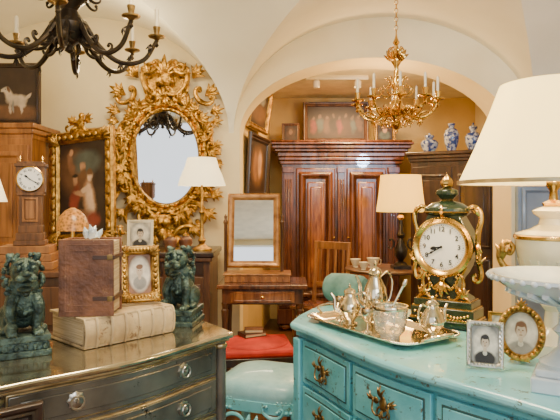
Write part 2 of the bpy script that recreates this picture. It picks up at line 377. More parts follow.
# ---------------------------------------------------------------- guardian lion statuettes
def foo(label,loc,rz,s):
    e=thing('lion_statuette',label,'statuette',loc,rz,'pair of bronze guardian lions'); e.scale=(s,s,s)
    b=B()
    b.box((0,.005,.01),(.15,.18,.02)); b.box((0,.005,.03),(.13,.16,.03)); b.box((0,.005,.055),(.145,.175,.02))
    for q in(-1,1):
        for k in range(-2,3): b.box((k*.027,.005+q*.081,.03),(.012,.01,.018)); b.box((q*.066,.005+k*.032,.03),(.01,.012,.018))
    fin(b,'plinth',verd,e,bev=.003)
    b=B()
    b.ell((0,.03,.13),(.048,.055,.062)); b.ell((0,-.01,.165),(.047,.042,.055)); b.ell((0,.0,.205),(.050,.05,.045))
    for q in(-1,1):
        b.ell((q*.043,.035,.105),(.028,.045,.045)); b.ell((q*.052,-.012,.075),(.019,.032,.013))
        b.tube(spl([(q*.032,-.03,.18),(q*.042,-.052,.14),(q*.036,-.05,.10),(q*.036,-.055,.075)],4),[.021,.021,.02,.019,.018,.017,.016,.015,.014,.014,.015,.016,.017],8)
        b.ell((q*.037,-.066,.074),(.018,.024,.012))
        for t in(-1,0,1): b.ell((q*.037+t*.01,-.085,.073),(.006,.009,.008),8,6)
        b.ell((q*.038,-.018,.300),(.012,.008,.018),ry=q*.7)
        b.ell((q*.020,-.088,.273),.0095,8,6); b.ell((q*.021,-.080,.289),(.018,.012,.007),ry=q*.4)
        b.ell((q*.017,-.102,.243),(.016,.014,.011))
    b.ell((0,-.035,.262),(.043,.048,.040)); b.ell((0,-.085,.25),(.028,.026,.015)); b.ell((0,-.112,.257),(.012,.01,.009))
    b.ell((0,-.080,.209),(.026,.032,.009)); b.ell((0,-.09,.200),(.012,.008,.014))
    b.ell((-.04,-.075,.09),.02)
    for k in range(120):
        a=random.uniform(0,2*pi); zz=random.uniform(.17,.31); rr=.058*math.sqrt(max(.05,1-((zz-.235)/.088)**2))
        x=rr*math.cos(a); y=-.006+rr*math.sin(a)
        if y<-.036 and zz>.19: continue
        b.ell((x,y,zz),.0085,8,6)
    for k in range(9): b.ell((math.sin(k*2.3)*.02,-.05+.002*k,.13+.007*k),.008,8,6)
    b.tube(spl([(0,.07,.09),(0,.10,.12),(.01,.095,.17),(-.01,.08,.215),(.0,.09,.25)],5),[.014+.008*math.sin(i/20*pi) for i in range(21)],8)
    for k in range(5): b.ell((.014*(-1)**k,.095,.13+k*.024),(.014,.012,.018))
    fin(b,'lion_body',verd,e,remesh=.0024); return e
def onS(x,y,z=.9):
    c,s=math.cos(R(47.3)),math.sin(R(47.3)); return (-.773+c*x-s*y,1.486+s*x+c*y,z)
def onT(x,y,z=.9):
    c,s=math.cos(R(-57.7)),math.sin(R(-57.7)); return (.04+c*x-s*y,2.30+s*x+c*y,z)
foo('green patinated bronze lion statuette beside the vellum book',onS(.215,.30),R(30),1.04)
foo('green patinated bronze lion statuette at the commode corner',onS(.835,.27),R(-8),1.0)
# ---------------------------------------------------------------- big vellum book
bk=thing('book','large worn vellum book with ribbed spine lying flat','book',onS(.535,.285,.902),R(47.3))
b=B(); b.box((0,.003,.051),(.345,.228,.084)); fin(b,'pages',pages,bk,bev=.003)
b=B(); b.box((0,0,.004),(.36,.25,.008)); b.box((0,0,.098),(.36,.25,.008))
sp=[(-.120,.002),(-.129,.012),(-.134,.03),(-.136,.051),(-.134,.072),(-.129,.09),(-.120,.100)]
b.grid([[(x,y,z) for y,z in sp] for x in(-.18,.18)]); b.grid([[(x,-.117,z) for y,z in sp] for x in(-.18,.18)])
for x in(-.178,-.135,-.08,-.025,.03,.085,.135,.178): b.tube([(x,y-.002,z) for y,z in sp],.007 if abs(x)<.17 else .004,8)
fin(b,'cover',vellum,bk,bev=.002)
ub=thing('book','thick brown leather book standing upright with strap clasps','book',(-.660,1.967,1.005),R(4))
b=B(); b.box((0,0,.13),(.165,.115,.245)); fin(b,'pages',pages,ub,bev=.002)
b=B(); b.box((0,-.064,.13),(.178,.01,.26)); b.box((0,.064,.13),(.178,.01,.26)); b.box((-.089,0,.13),(.01,.136,.26)); b.rframe(.15,.23,[(0,0),(0,.002),(.004,.002),(.004,0)],(0,-.068,.13)); b.rframe(.11,.19,[(0,0),(0,.002),(.003,.002),(.003,0)],(0,-.068,.13))
fin(b,'cover',leather,ub,bev=.004)
for z in(.06,.20):
    b=B(); b.box((.055,-.0705,z),(.07,.004,.014)); b.box((.0905,0,z),(.005,.142,.014)); fin(b,'clasp',leatherd,ub,bev=.001)
    b=B(); b.box((.078,-.074,z),(.018,.004,.018)); fin(b,'buckle',abrass,ub,bev=.001)
cr=thing('rock_crystal','rough white crystal cluster on top of leather book','mineral',(-.660,1.967,1.265),.4)
b=B()
for k in range(9):
    a=k*.7; M=Matrix.Rotation(.5*math.sin(k*1.3),4,'X')@Matrix.Rotation(.5*math.cos(k*2.1),4,'Y'); b.T=Matrix.Translation((.018*math.cos(a),.014*math.sin(a),.003))@M
    b.lathe([(.008,0),(.009,.02+.004*(k%4)),(.0,.036+.005*(k%4))],n=6)
fin(b,'crystal',marb,cr,smooth=False)
# ---------------------------------------------------------------- picture helper
PF=[(0,0),(0,.02),(.008,.032),(.02,.03),(.03,.018),(.04,.022),(.05,.008),(.05,0)]
def picture(name,label,cat,loc,rz,w,h,fw,fm,blobs,bg=0,rx=0,oval=False,orn=False,group=None,soft=.25,easel=False,ry=0):
    e=thing(name,label,cat,loc,rz,group,rx,ry)
    s=fw/.05; pr_=[(o*s,d*min(1.3,max(.35,s))) for o,d in PF]; c=(0,0,h/2)
    b=B()
    if oval: b.oframe(w/2,h/2,pr_,c)
    else: b.rframe(w,h,pr_,c)
    if oval and orn:
        for k in range(26):
            a=2*pi*k/26; b.ell(((w/2-fw*.4)*math.cos(a),-.012,h/2+(h/2-fw*.4)*math.sin(a)),fw*.36,8,6)
        b.acan(0,h-fw*.6,pi/2,fw*1.6,-.008,2); b.acan(0,fw*.3,0.2,fw*1.6,-.004,1); b.acan(0,fw*.3,pi-.2,fw*1.6,-.004,1)
    elif orn:
        n=9
        for k in range(n+1):
            t=-1+2*k/n
            for q in(-1,1):
                b.ell((t*(w/2-fw/2),-.028*min(1.3,s),h/2+q*(h/2-fw/2)),(w/n*.36,.008*s,fw*.26)); b.ell((q*(w/2-fw/2),-.028*min(1.3,s),h/2+t*(h/2-fw/2)),(fw*.26,.008*s,h/n*.36))
        for q in(-1,1):
            for r in(0,1): b.acan(q*(w/2-fw*1.1),fw*1.1+r*(h-2.2*fw),(pi/4 if r else -pi/4) if q>0 else (3*pi/4 if r else -3*pi/4),fw*1.5,-.02*min(1.3,s),2)
    fin(b,'frame',fm,e,bev=0 if oval else .001)
    b=B()
    if oval: b.lathe([(1,-.004),(1,.004)],c,32,sx=w/2-fw*.9,sy=h/2-fw*.9,ax='Y')
    else: b.box((0,-.001,h/2),(w-fw*1.8,.006,h-fw*1.8))
    fin(b,'picture',matpaint(bg,blobs,w,h,h/2,soft),e)
    if easel:
        b=B(); b.box((0,h*.21,h*.40),(w*.12,.006,h*.76),rx=R(30)); fin(b,'stand',fm,e)
    return e
def portrait(hair=6,suit=6,skin=8,ov=7):
    return [(0,0,.42,.42,5,0),(0,0,.33,.37,ov,0),(0,-.30,.28,.16,suit,0),(0,-.19,.06,.05,7,0),(0,.075,.125,.145,hair,0),(0,-.11,.05,.06,skin,0),(0,.03,.098,.125,skin,0),(0,.15,.10,.045,hair,0),
            (-.038,.05,.018,.010,1,0),(.038,.05,.018,.010,1,0),(0,.01,.010,.03,3,0),(0,-.035,.034,.009,1,0)]
picture('picture_frame','wide gilt frame with oval portrait leaning beside leather book','picture frame',onS(.632,.25,1.012),R(22),.15,.215,.034,gold2,[(0,0,.30,.35,1,0),(0,0,.26,.31,7,0),(0,-.16,.17,.12,5,0),(0,.06,.085,.10,8,0),(0,.13,.085,.045,1,0),(0,-.05,.04,.05,8,0),(-.03,.06,.013,.008,1,0),(.03,.06,.013,.008,1,0)],bg=10,rx=R(-13),orn=True,easel=True,soft=.12)
picture('picture_frame','small white painted frame with faded photograph on sideboard','picture frame',(-1.02,4.08,1.036),R(8),.19,.22,.022,cer,portrait(),bg=4,rx=R(-8),easel=True,soft=.15)
picture('picture_frame','dark framed picture leaning against silver commode front','picture',(-.665,1.315,0.0),R(40),.25,.885,.035,darkw,[(0,0,.3,.4,1,0)],rx=R(-5))
picture('photo_frame','small silver frame with portrait photo beside tea tray','photo frame',onT(.85,.13,.905),R(-22),.105,.135,.016,pewter,portrait(),bg=5,rx=R(-14),orn=True,easel=True,soft=.12)
picture('photo_frame','oval ornate gilt photo frame with faded portrait','photo frame',onT(.87,.27,.907),R(-30),.14,.17,.022,gold2,portrait(1,5),bg=8,rx=R(-14),oval=True,orn=True,easel=True,soft=.12)
picture('photo_frame','gilt miniature photo frame near the mantel clock','photo frame',onT(.70,.41,.903),R(-22),.085,.11,.014,gold2,portrait(6,2),bg=4,rx=R(-14),easel=True,soft=.12)
# ---------------------------------------------------------------- paintings
pt=picture('painting','figure painting in broad gilded frame standing on sideboard','painting',(-1.465,4.17,1.06),R(-22),.61,.87,.09,gold2,[(-.1,.12,.24,.20,1,.3),(.06,.22,.2,.1,9,0),
 (.11,-.13,.085,.19,3,.1),(.10,-.08,.05,.10,11,.1),(.12,-.22,.06,.10,11,-.2),(.115,.09,.042,.045,11,0),(.11,.125,.05,.028,1,0),(.04,-.02,.09,.022,11,.5),
 (-.12,-.10,.07,.13,2,-.2),(-.11,.07,.04,.042,3,0),(-.11,.11,.045,.02,6,0),(-.05,-.05,.09,.02,3,-.4),(-.04,-.25,.18,.05,10,.2),(.17,-.28,.1,.06,2,0),(-.18,.22,.045,.09,10,.2),(-.18,.31,.03,.028,3,0),(.0,.19,.035,.035,3,0),(.0,.10,.05,.07,1,0)],rx=R(-4),ry=R(-4),orn=True,soft=.3)
b=B()
b.ell((0,-.02,.07),(.035,.025,.045)); b.ell((.01,-.02,.13),(.024,.024,.026)); 
for q in(-1,1):
    b.tube(spl([(q*.025,-.02,.095),(q*.06,-.03,.085),(q*.085,-.03,.11)],4),.010,8); b.tube(spl([(q*.018,-.02,.04),(q*.05,-.05,.03),(q*.07,-.04,.0)],4),.014,8)
    b.acan(q*.04,.07,pi/2-q*.9,.11,.0,2); b.scroll(q*.11,.02,0,.20,.012,flip=-q)
b.ell((0,-.01,.01),(.15,.03,.022))
fin(b,'cherub_crest',gold,pt,(0,0,.85),remesh=.005)
picture('painting','dark oil painting of white dog on top of cabinet','painting',(-2.0,4.2,1.965),0,.42,.46,.035,darkw,[(0,-.3,.5,.12,1,0),(.06,-.10,.17,.09,8,.1),(.16,-.14,.08,.08,8,0),(-.07,-.02,.07,.10,8,.5),(-.12,.07,.062,.052,4,0),(-.18,.05,.035,.028,4,.2),(-.215,.045,.010,.010,6,0),(-.085,.075,.025,.055,1,.2),(-.135,.085,.009,.009,6,0),(.15,-.22,.024,.10,8,0),(-.05,-.2,.024,.11,8,0),(.0,-.2,.02,.10,5,0),(.27,-.04,.025,.08,8,-.7)],soft=.25)
picture('painting','dark group portrait painting in brown frame above wardrobe','painting',(.63,6.32,2.045),0,.74,.46,.05,wood,[(0,-.1,.42,.26,12,0)]+[(-.34+k*.1,-.08+.03*(k%2),.045,.17,[2,9,1,0,2,12,9,1][k],0) for k in range(8)]+[(-.34+k*.1,.12+.03*(k%2),.022,.045,13,0) for k in range(8)],rx=R(-2),soft=.4)
picture('painting','small dark framed picture on top of wardrobe','painting',(.12,6.30,2.045),0,.2,.22,.03,wood,[(0,0,.25,.3,12,0),(0,.05,.1,.14,13,0)],rx=R(-5))
picture('painting','small portrait in gilt frame above wardrobe','painting',(1.18,6.30,2.045),0,.24,.24,.035,gold2,[(0,-.15,.25,.2,9,0),(0,.1,.1,.14,3,0),(0,.2,.1,.06,1,0)],rx=R(-5))
az=math.atan2(1.6,.21)
picture('painting','tall dark painting on alcove side wall','painting',(-.235,5.42,1.42),az-R(4),.80,.60,.06,darkw,[(0,0,.3,.3,1,0),(.1,.05,.1,.2,3,0),(-.1,.0,.1,.2,10,0)],rx=R(3))
picture('painting','gilt framed landscape hung high on alcove wall','painting',(-.235,5.42,2.07),az-R(4),.76,.44,.06,gold2,[(0,-.1,.4,.2,1,0),(.1,.2,.2,.1,5,0)],rx=R(8))
# ---------------------------------------------------------------- baroque mirror
mr=thing('wall_mirror','oval mirror in carved gilded baroque frame on wall','mirror',(-.925,4.56,1.745),R(3.0))
b=B(); b.lathe([(1,0),(1,.008)],(0,-.02,0),64,sx=.262,sy=.372,ax='Y'); fin(b,'mirror_glass',mirr,mr)
b=B(); b.oframe(.345,.46,[(0,0),(0,.03),(.015,.06),(.035,.055),(.05,.035),(.062,.05),(.075,.05),(.088,.025),(.088,0)],n=72)
for k in range(44):
    a=2*pi*k/44; b.ell((.278*math.cos(a),-.05,.39*math.sin(a)),.012,8,6)
fin(b,'frame',gold,mr)
b=B()
nn=22
for k in range(nn):
    a=2*pi*(k+.5)/nn; x=.345*math.cos(a); z=.475*math.sin(a); out=math.atan2(z/.475,x/.345)
    b.scroll(x,z,out+pi/2,.21,.017,a=1.8,bb=15,y=-.05,flip=1 if k%2 else -1)
    b.acan(x*.96,z*.96,out+(.5 if k%2 else -.5),.13,-.045,2)
    b.ell((x*.9,-.06,z*.93),(.016,.012,.016),8,6)
for q in(-1,1):
    b.scroll(q*.17,.60,pi/2-q*.3,.50,.024,a=1.5,bb=14,y=-.06,flip=q)
    b.scroll(q*.09,.69,q*.9+pi/2,.26,.019,a=1.5,bb=14,y=-.07,flip=-q)
    b.scroll(q*.27,.46,pi/2+q*.8,.32,.022,y=-.06,flip=-q)
    b.scroll(q*.365,.22,pi/2+q*.1,.30,.020,y=-.05,flip=q); b.scroll(q*.38,-.0,pi/2,.24,.019,y=-.05,flip=-q); b.scroll(q*.375,-.20,pi/2,.28,.020,y=-.05,flip=q)
    b.scroll(q*.29,-.40,pi/2+q*.7,.40,.022,y=-.06,flip=q); b.scroll(q*.14,-.56,q*.35,.38,.022,y=-.06,flip=-q)
    for (x,z,a,s) in((.22,.64,.9,.14),(.32,.50,.5,.14),(.36,.36,.3,.12),(.37,.28,.2,.10),(.38,.10,0,.09),(.38,-.06,0,.09),(.36,-.28,-.4,.12),(.31,-.42,-.7,.13),(.20,-.54,-.9,.14),(.12,.64,1.2,.13),(.08,-.62,-1.3,.12),(.06,.56,1.9,.12),(.26,.36,2.2,.11),(.12,-.46,-2,.12)):
        b.acan(q*x,z,a if q>0 else pi-a,s,-.045,2)
b.acan(0,.64,pi/2,.18,-.06,3); b.ell((0,-.07,.64),(.05,.03,.06)); b.acan(0,-.56,-pi/2,.15,-.05,3); b.ell((0,-.06,-.52),(.06,.03,.04)); b.acan(0,.50,-pi/2,.10,-.07,2)
b.oframe(.395,.53,[(0,0),(0,.02),(.03,.04),(.07,.03),(.07,0)],n=72)
b.ell((0,-.015,.57),(.19,.02,.13)); b.ell((0,-.015,-.54),(.22,.02,.11))
fin(b,'carving',gold,mr)
# ---------------------------------------------------------------- furniture back-left
sb=thing('sideboard','long dark wooden sideboard with panelled doors under mirror','sideboard',(-1.11,4.24,0))
b=B(); b.box((0,0,1.01),(1.28,.56,.04)); fin(b,'top',darkw,sb,bev=.008)
b=B(); b.box((0,.01,.53),(1.22,.50,.92)); b.box((0,0,.05),(1.26,.54,.08)); b.box((0,-.005,.975),(1.25,.53,.03)); fin(b,'body',wood,sb,bev=.006)
for x in(-.435,-.145,.145,.435):
    b=B(); b.box((x,-.245,.50),(.26,.02,.70)); b.rframe(.22,.6,[(0,0),(0,.01),(.02,.015),(.03,0)],(x,-.255,.50)); d=fin(b,'door',wood,sb,bev=.003)
    b=B(); b.lathe([(.006,0),(.006,.012),(.012,.02),(.0,.028)],(x+.1,-.255,.5),12,ax='Y'); fin(b,'knob',brass,d)
    b=B(); b.box((x,-.245,.91),(.26,.02,.09)); d=fin(b,'drawer',darkw,sb,bev=.003)
    b=B(); b.lathe([(.006,0),(.006,.012),(.012,.02),(.0,.028)],(x,-.255,.91),12,ax='Y'); fin(b,'knob',brass,d)
cb=thing('cabinet','tall orange-brown wooden cabinet with moulded cornice','cabinet',(-2.03,4.3,0))
b=B(); b.box((0,0,.95),(.46,.48,1.8)); b.box((0,0,.05),(.5,.52,.1)); fin(b,'body',woodl,cb,bev=.005)
b=B()
for k,(z,w) in enumerate([(1.86,.47),(1.90,.485),(1.94,.50)]): b.box((0,0,z),(w,w,.04))
fin(b,'cornice',woodl,cb,bev=.008)
b=B(); b.box((0,-.245,.95),(.42,.02,1.7)); 
for z,h in((.55,.8),(1.4,.7)): b.rframe(.34,h,[(0,0),(0,.012),(.03,.02),(.045,0)],(0,-.255,z)); b.box((0,-.255,z),(.2,.014,h-.16))
fin(b,'door',woodl,cb,bev=.003)
cd=thing('chest_of_drawers','dark walnut chest of drawers behind silver commode','chest of drawers',(-1.36,2.95,0))
b=B(); b.box((0,0,1.035),(.78,.46,.03)); b.box((0,.01,.54),(.74,.42,.96)); b.box((0,0,.04),(.76,.44,.08)); fin(b,'body',wood,cd,bev=.005)
for z in(.2,.42,.64,.86):
    b=B(); b.box((0,-.205,z+.02),(.68,.02,.19)); d=fin(b,'drawer',wood,cd,bev=.004)
    for x in(-.2,.2): b=B(); b.lathe([(.008,0),(.008,.012),(.015,.02),(.0,.03)],(x,-.215,z+.02),12,ax='Y'); fin(b,'knob',brass,d)
def dial(b,c,r,nums,size,y):
    for i,s in enumerate(nums):
        a=2*pi*(i+1)/12; b.text(s,c[0]+math.sin(a)*r*.77,y,c[1]+math.cos(a)*r*.77,size,a if nums[0]=='I' else 0)
    for i in range(60):
        a=2*pi*i/60; b.box((c[0]+math.sin(a)*r*.95,y,c[1]+math.cos(a)*r*.95),(.0012 if i%5 else .003,.0008,r*.05),ry=a)
def hands(b,c,r,y,ah,am):
    for a,l,w in((R(ah),.52,.07),(R(am),.75,.045)):
        b.box((c[0]+math.sin(a)*r*l/2,y,c[1]+math.cos(a)*r*l/2),(r*w,.001,r*l),ry=a); b.ell((c[0]+math.sin(a)*r*l*.72,y,c[1]+math.cos(a)*r*l*.72),(r*w*1.2,.001,r*w*2),8,6,ry=a)
    b.lathe([(r*.06,-.001),(r*.06,.003)],(c[0],y,c[1]),12,ax='Y')
wb=thing('casket','stepped wooden casket with lattice front under bracket clock','box',(-1.29,2.87,1.05),R(10))
b=B(); 
for k in range(3): b.box((0,0,.02+k*.04),(.28-.02*k,.19-.01*k,.038))
for k in range(9): b.box((-.10+k*.025,-.0965,.02),(.008,.004,.028)); b.box((-.09+k*.0225,-.0915,.06),(.008,.004,.028),ry=.6*(-1)**k)
fin(b,'body',oak,wb,bev=.002)
bc=thing('bracket_clock','narrow dark oak bracket clock with round white dial','clock',(-1.275,2.87,1.171),R(14)); bc.scale=(.62,.62,.62)
b=B(); b.box((0,0,.02),(.24,.18,.04)); b.box((0,0,.07),(.21,.16,.06)); b.box((0,.01,.13),(.18,.14,.06)); b.box((0,.01,.29),(.165,.12,.27)); b.box((0,.01,.42),(.20,.135,.03)); b.box((0,.01,.54),(.215,.13,.22)); b.box((0,.01,.655),(.24,.15,.025)); b.box((0,.01,.675),(.20,.12,.02))
fin(b,'case',oakd,bc,bev=.004)
b=B(); b.lathe([(.104,0),(.106,.008),(.098,.012),(.094,.006)],(0,-.055,.54),32,ax='Y'); fin(b,'bezel',brass,bc)
b=B(); b.lathe([(.096,0),(.096,.008)],(0,-.055,.54),32,ax='Y'); b.m=1
dial(b,(0,.54),.094,['I','II','III','IIII','V','VI','VII','VIII','IX','X','XI','XII'],.026,-.0645); fin(b,'dial',[enam,black],bc)
b=B(); hands(b,(0,.54),.094,-.067,310,120); fin(b,'clock_hands',black,bc)
b=B(); b.rframe(.12,.2,[(0,0),(0,.008),(.015,.012),(.02,0)],(0,-.05,.29)); b.box((0,-.052,.29),(.07,.01,.15)); fin(b,'door_panel',oak,bc,bev=.002)
for q in(-1,1):
    b=B(); b.lathe([(.012,0),(.008,.01),(.014,.02),(.008,.035),(.003,.05)],(q*.085,.01,.685),12); fin(b,'finial',brass,bc)
# ---------------------------------------------------------------- lamps
def light(name,loc,e,col,par=None,r=.03):
    l=bpy.data.lights.new(name,'POINT'); l.energy=e; l.color=col; l.shadow_soft_size=r
    o=bpy.data.objects.new(name,l); C.objects.link(o); o.location=loc; o.parent=par; return o
WARM=(1,.70,.34)
tl=thing('table_lamp','amber mosaic glass dome lamp on chest of drawers','lamp',(-1.085,2.93,1.05))
b=B(); b.lathe([(.042,0),(.038,.012),(.013,.03),(.010,.12),(.008,.24)],n=20); fin(b,'base',brass,tl)
b=B(); b.shell([(.082,.19),(.080,.22),(.065,.265),(.038,.295),(.010,.31)],n=36,th=.003); fin(b,'lamp_shade',shadeo,tl)
light('bulb',(0,0,.21),1.0,WARM,tl)
tl=thing('table_lamp','small lamp with white pleated shade on chest','lamp',(-1.58,2.95,1.05))
b=B(); b.lathe([(.05,0),(.05,.01),(.02,.03),(.035,.09),(.05,.15),(.03,.22),(.01,.27),(.01,.36)],n=20); fin(b,'base',cer,tl)
b=B(); b.shell([(.13,.34),(.085,.49)],n=48,lob=24,amp=.01); fin(b,'lamp_shade',shadew,tl)
light('bulb',(0,0,.4),2,WARM,tl)
tl=thing('table_lamp','slender brass column lamp with white shade on sideboard','lamp',(-.575,4.12,1.03))
b=B(); b.lathe([(.075,0),(.075,.012),(.05,.025),(.02,.05),(.03,.075),(.014,.10),(.012,.26),(.022,.28),(.012,.30),(.008,.48),(.008,.66),(.012,.67),(.0,.70)],n=24); fin(b,'base',gold2,tl)
b=B(); b.shell([(.175,.475),(.155,.54),(.125,.61),(.105,.68)],n=40); fin(b,'lamp_shade',shadew,tl)
light('bulb',(0,0,.56),7,WARM,tl)
rt=thing('side_table','round walnut tripod side table in alcove opening','table',(.84,4.55,0))
b=B(); b.lathe([(.30,.825),(.31,.835),(.31,.845),(.30,.85)],n=40); fin(b,'table_top',wood,rt)
b=B(); b.lathe([(.03,.2),(.05,.24),(.035,.3),(.02,.5),(.03,.7),(.06,.82)],n=20)
for k in range(3):
    a=k*2*pi/3+.5; b.tube(spl([(.02*math.cos(a),.02*math.sin(a),.28),(.15*math.cos(a),.15*math.sin(a),.22),(.24*math.cos(a),.24*math.sin(a),.06),(.29*math.cos(a),.29*math.sin(a),.02)],5),.018,8)
fin(b,'pedestal',wood,rt)
tl=thing('table_lamp','dark bronze baluster lamp with glowing yellow shade','lamp',(.97,4.50,.85))
b=B(); b.box((0,0,.012),(.14,.14,.024)); b.lathe([(.06,.024),(.05,.04),(.02,.06),(.045,.10),(.055,.15),(.03,.20),(.018,.24),(.035,.27),(.018,.30),(.015,.40),(.01,.44),(.01,.60)],n=24)
for q in(-1,1): b.scroll(q*.055,.20,pi/2,.16,.008,flip=-q)
fin(b,'base',iron,tl)
b=B(); b.lathe([(.018,.39),(.030,.41),(.018,.43)],n=20); fin(b,'collar',brass,tl)
b=B(); b.shell([(.195,.455),(.175,.60),(.16,.75)],n=40); fin(b,'lamp_shade',shadey,tl)
light('bulb',(0,0,.6),14,WARM,tl)
for k,(x,y,s) in enumerate(((.66,4.42,1),(.76,4.56,1.3),(.62,4.60,1.1))):
    e=thing('porcelain_cup' if k!=1 else 'porcelain_bowl','white glazed porcelain vessel on round side table','cup' if k!=1 else 'bowl',(x,y,.85),.4*k,'porcelain on round table')
    b=B(); b.lathe([(.02*s,0),(.018*s,.006),(.03*s,.03*s),(.042*s,.06*s),(.039*s,.06*s),(.026*s,.03*s),(.0,.012)],n=24); fin(b,'body',cer,e)
    b=B(); b.tube(spl([(.036*s,0,.05*s),(.056*s,0,.045*s),(.05*s,0,.02*s),(.03*s,0,.022*s)],5),.003,6); fin(b,'handle',cer,e)
# ---------------------------------------------------------------- writing desk, table mirror, stool, chair
dk=thing('writing_desk','small mahogany writing desk with drawer by pier','desk',(-.12,4.02,0))
b=B(); b.box((0,0,.805),(.62,.42,.03)); b.box((0,.01,.735),(.56,.36,.11)); fin(b,'table_top',redwood,dk,bev=.006)
b=B(); b.box((0,-.175,.735),(.44,.015,.08)); b.rframe(.4,.065,[(0,0),(0,.006),(.008,.008),(.012,0)],(0,-.18,.735)); d=fin(b,'drawer',redwood2,dk,bev=.003)
b=B(); b.lathe([(.006,0),(.006,.012),(.012,.02),(.0,.028)],(0,-.185,.735),12,ax='Y'); fin(b,'knob',brass,d)
lg=None
for x in(-.26,.26):
    for y in(-.15,.17):
        if lg is None:
            b=B(); b.lathe([(.016,0),(.020,.03),(.012,.05),(.016,.3),(.020,.55),(.026,.64),(.018,.65),(.026,.69)],n=14); lg=fin(b,'leg',wood,dk,(x,y,0))
        else: cpart(lg,(x,y,0))
tm=thing('table_mirror','gilt walnut swing dressing mirror tilted on writing desk','mirror',(-.19,4.04,.82))
b=B(); b.box((.03,0,.025),(.46,.22,.05)); b.box((.03,-.0,.055),(.48,.24,.012)); 
for k in range(10): b.box((-.15+k*.04,-.115,.025),(.012,.008,.03))
fin(b,'base',woodl,tm,bev=.004)
for q in(-1,1):
    b=B(); b.lathe([(.012,.06),(.012,.4),(.018,.42),(.008,.44),(.012,.46),(0,.48)],(q*.205,0.03,0),12); fin(b,'post',wood,tm)
TR=(R(-11.5),0,0); TL_=(0,.02,.36)
b=B(); b.rframe(.38,.54,[(0,-.01),(0,.015),(.012,.025),(.03,.022),(.05,.008),(.05,-.01)]); b.box((0,.007,0),(.36,.008,.52))
fin(b,'frame',gframe,tm,TL_,TR,bev=.002)
b=B(); b.box((0,-.006,0),(.285,.006,.445)); fin(b,'mirror_glass',mirr,tm,TL_,TR)
st=thing('stool','dark wooden stool with red velvet seat before desk','stool',(-.165,3.60,0),R(8))
b=B(); b.box((0,0,.46),(.47,.42,.05)); b.ell((0,0,.475),(.228,.205,.045),24,10); fin(b,'seat',redf,st,bev=.02)
b=B(); b.box((0,0,.415),(.48,.43,.05)); fin(b,'apron',darkw,st,bev=.005)
lg=None
for x in(-.20,.20):
    for y in(-.17,.17):
        if lg is None:
            b=B(); b.lathe([(.014,0),(.02,.03),(.014,.06),(.02,.2),(.024,.37),(.024,.4)],n=12); lg=fin(b,'leg',darkw,st,(x,y,0))
        else: cpart(lg,(x,y,0))
for k,(lab,m_) in enumerate((('dark leather book lying on red velvet stool',leatherd),('small brown book on top of dark book',leather))):
    e=thing('book',lab,'book',(-.18+.01*k,3.64,.5205+.024*k),R(30-25*k),'books on the stool'); s=.85-.2*k
    b=B(); b.box((0,0,.012),(.17*s,.12*s,.018)); fin(b,'pages',pages,e)
    b=B(); b.box((0,0,.0015),(.18*s,.13*s,.003)); b.box((0,0,.0225),(.18*s,.13*s,.003)); b.box((-.09*s,0,.012),(.003,.13*s,.024)); fin(b,'cover',m_,e)
wc=thing('dining_chair','brown wooden chair with barred back in alcove','chair',(.36,5.0,0),R(-35))
b=B(); b.box((0,0,.45),(.40,.38,.03)); b.ell((0,0,.465),(.18,.17,.02)); fin(b,'seat',redwood,wc,bev=.008)
for x in(-.17,.17):
    b=B(); b.lathe([(.015,0),(.02,.1),(.018,.43)],(x,-.16,0),10); fin(b,'leg',redwood,wc)
    b=B(); b.tube([(x,.17,0),(x,.17,.45),(x,.22,1.0)],.019,8); fin(b,'leg',oak,wc)
b=B(); b.box((0,.215,.98),(.38,.025,.07)); b.box((0,.19,.62),(.33,.02,.04))
for k in range(4): b.box((-.12+k*.08,.202,.80),(.025,.014,.33),rx=R(-4))
fin(b,'backrest',oak,wc,bev=.005)
# ---------------------------------------------------------------- wardrobe
ar=thing('wardrobe','large carved mahogany wardrobe with heavy moulded cornice','wardrobe',(.65,6.24,0))
b=B(); b.box((0,0,1.0),(1.26,.50,1.62)); b.box((0,-.01,.16),(1.36,.56,.16)); b.box((0,-.01,.26),(1.32,.54,.04)); fin(b,'body',redwood,ar,bev=.006)
b=B()
for z,w,d,h in((1.80,1.30,.54,.04),(1.84,1.34,.56,.04),(1.885,1.36,.57,.05),(1.93,1.42,.60,.035),(1.965,1.48,.63,.04),(2.0,1.53,.66,.03),(2.025,1.50,.64,.02)): b.box((0,-.01,z),(w,d,h))
fin(b,'cornice',redwood,ar,bev=.01)
for q in(-1,1):
    b=B(); b.box((q*.27,-.26,1.03),(.42,.025,1.42)); 
    b.rframe(.36,1.34,[(0,0),(0,.02),(.02,.045),(.05,.04),(.06,.012),(.085,.0)],(q*.27,-.27,1.03))
    b.m=1; b.box((q*.27,-.285,1.03),(.18,.05,1.12)); b.box((q*.27,-.305,1.03),(.12,.05,1.02)); b.m=0
    d=fin(b,'door',[redwood,redwood2],ar,bev=.014)
    b=B(); b.lathe([(.006,0),(.006,.02),(.012,.03),(0,.038)],(q*.075,-.272,1.0),12,ax='Y'); fin(b,'knob',brass,d)
for x in(-.56,0,.56):
    b=B(); b.box((x,-.27,1.03),(.10 if x else .07,.05,1.44))
    for k in(-1,0,1): b.lathe([(.010,.42),(.010,1.62)],(x+k*.026,-.297,0),8)
    b.box((x,-.28,.35),(.12 if x else .085,.06,.07)); b.box((x,-.28,1.72),(.12 if x else .085,.06,.06)); fin(b,'pilaster',redwood,ar,bev=.004)
for x in(-.6,.6):
    for y in(-.22,.18):
        b=B(); b.ell((x,y,.045),(.07,.06,.045)); fin(b,'foot',redwood,ar)
rc=thing('cabinet','tall dark wood cabinet with panelled doors in alcove','cabinet',(1.76,5.55,0),R(-30))
b=B(); b.box((0,0,.92),(.82,.42,1.72)); b.box((0,0,.04),(.86,.46,.08)); fin(b,'body',cabw,rc,bev=.006)
b=B()
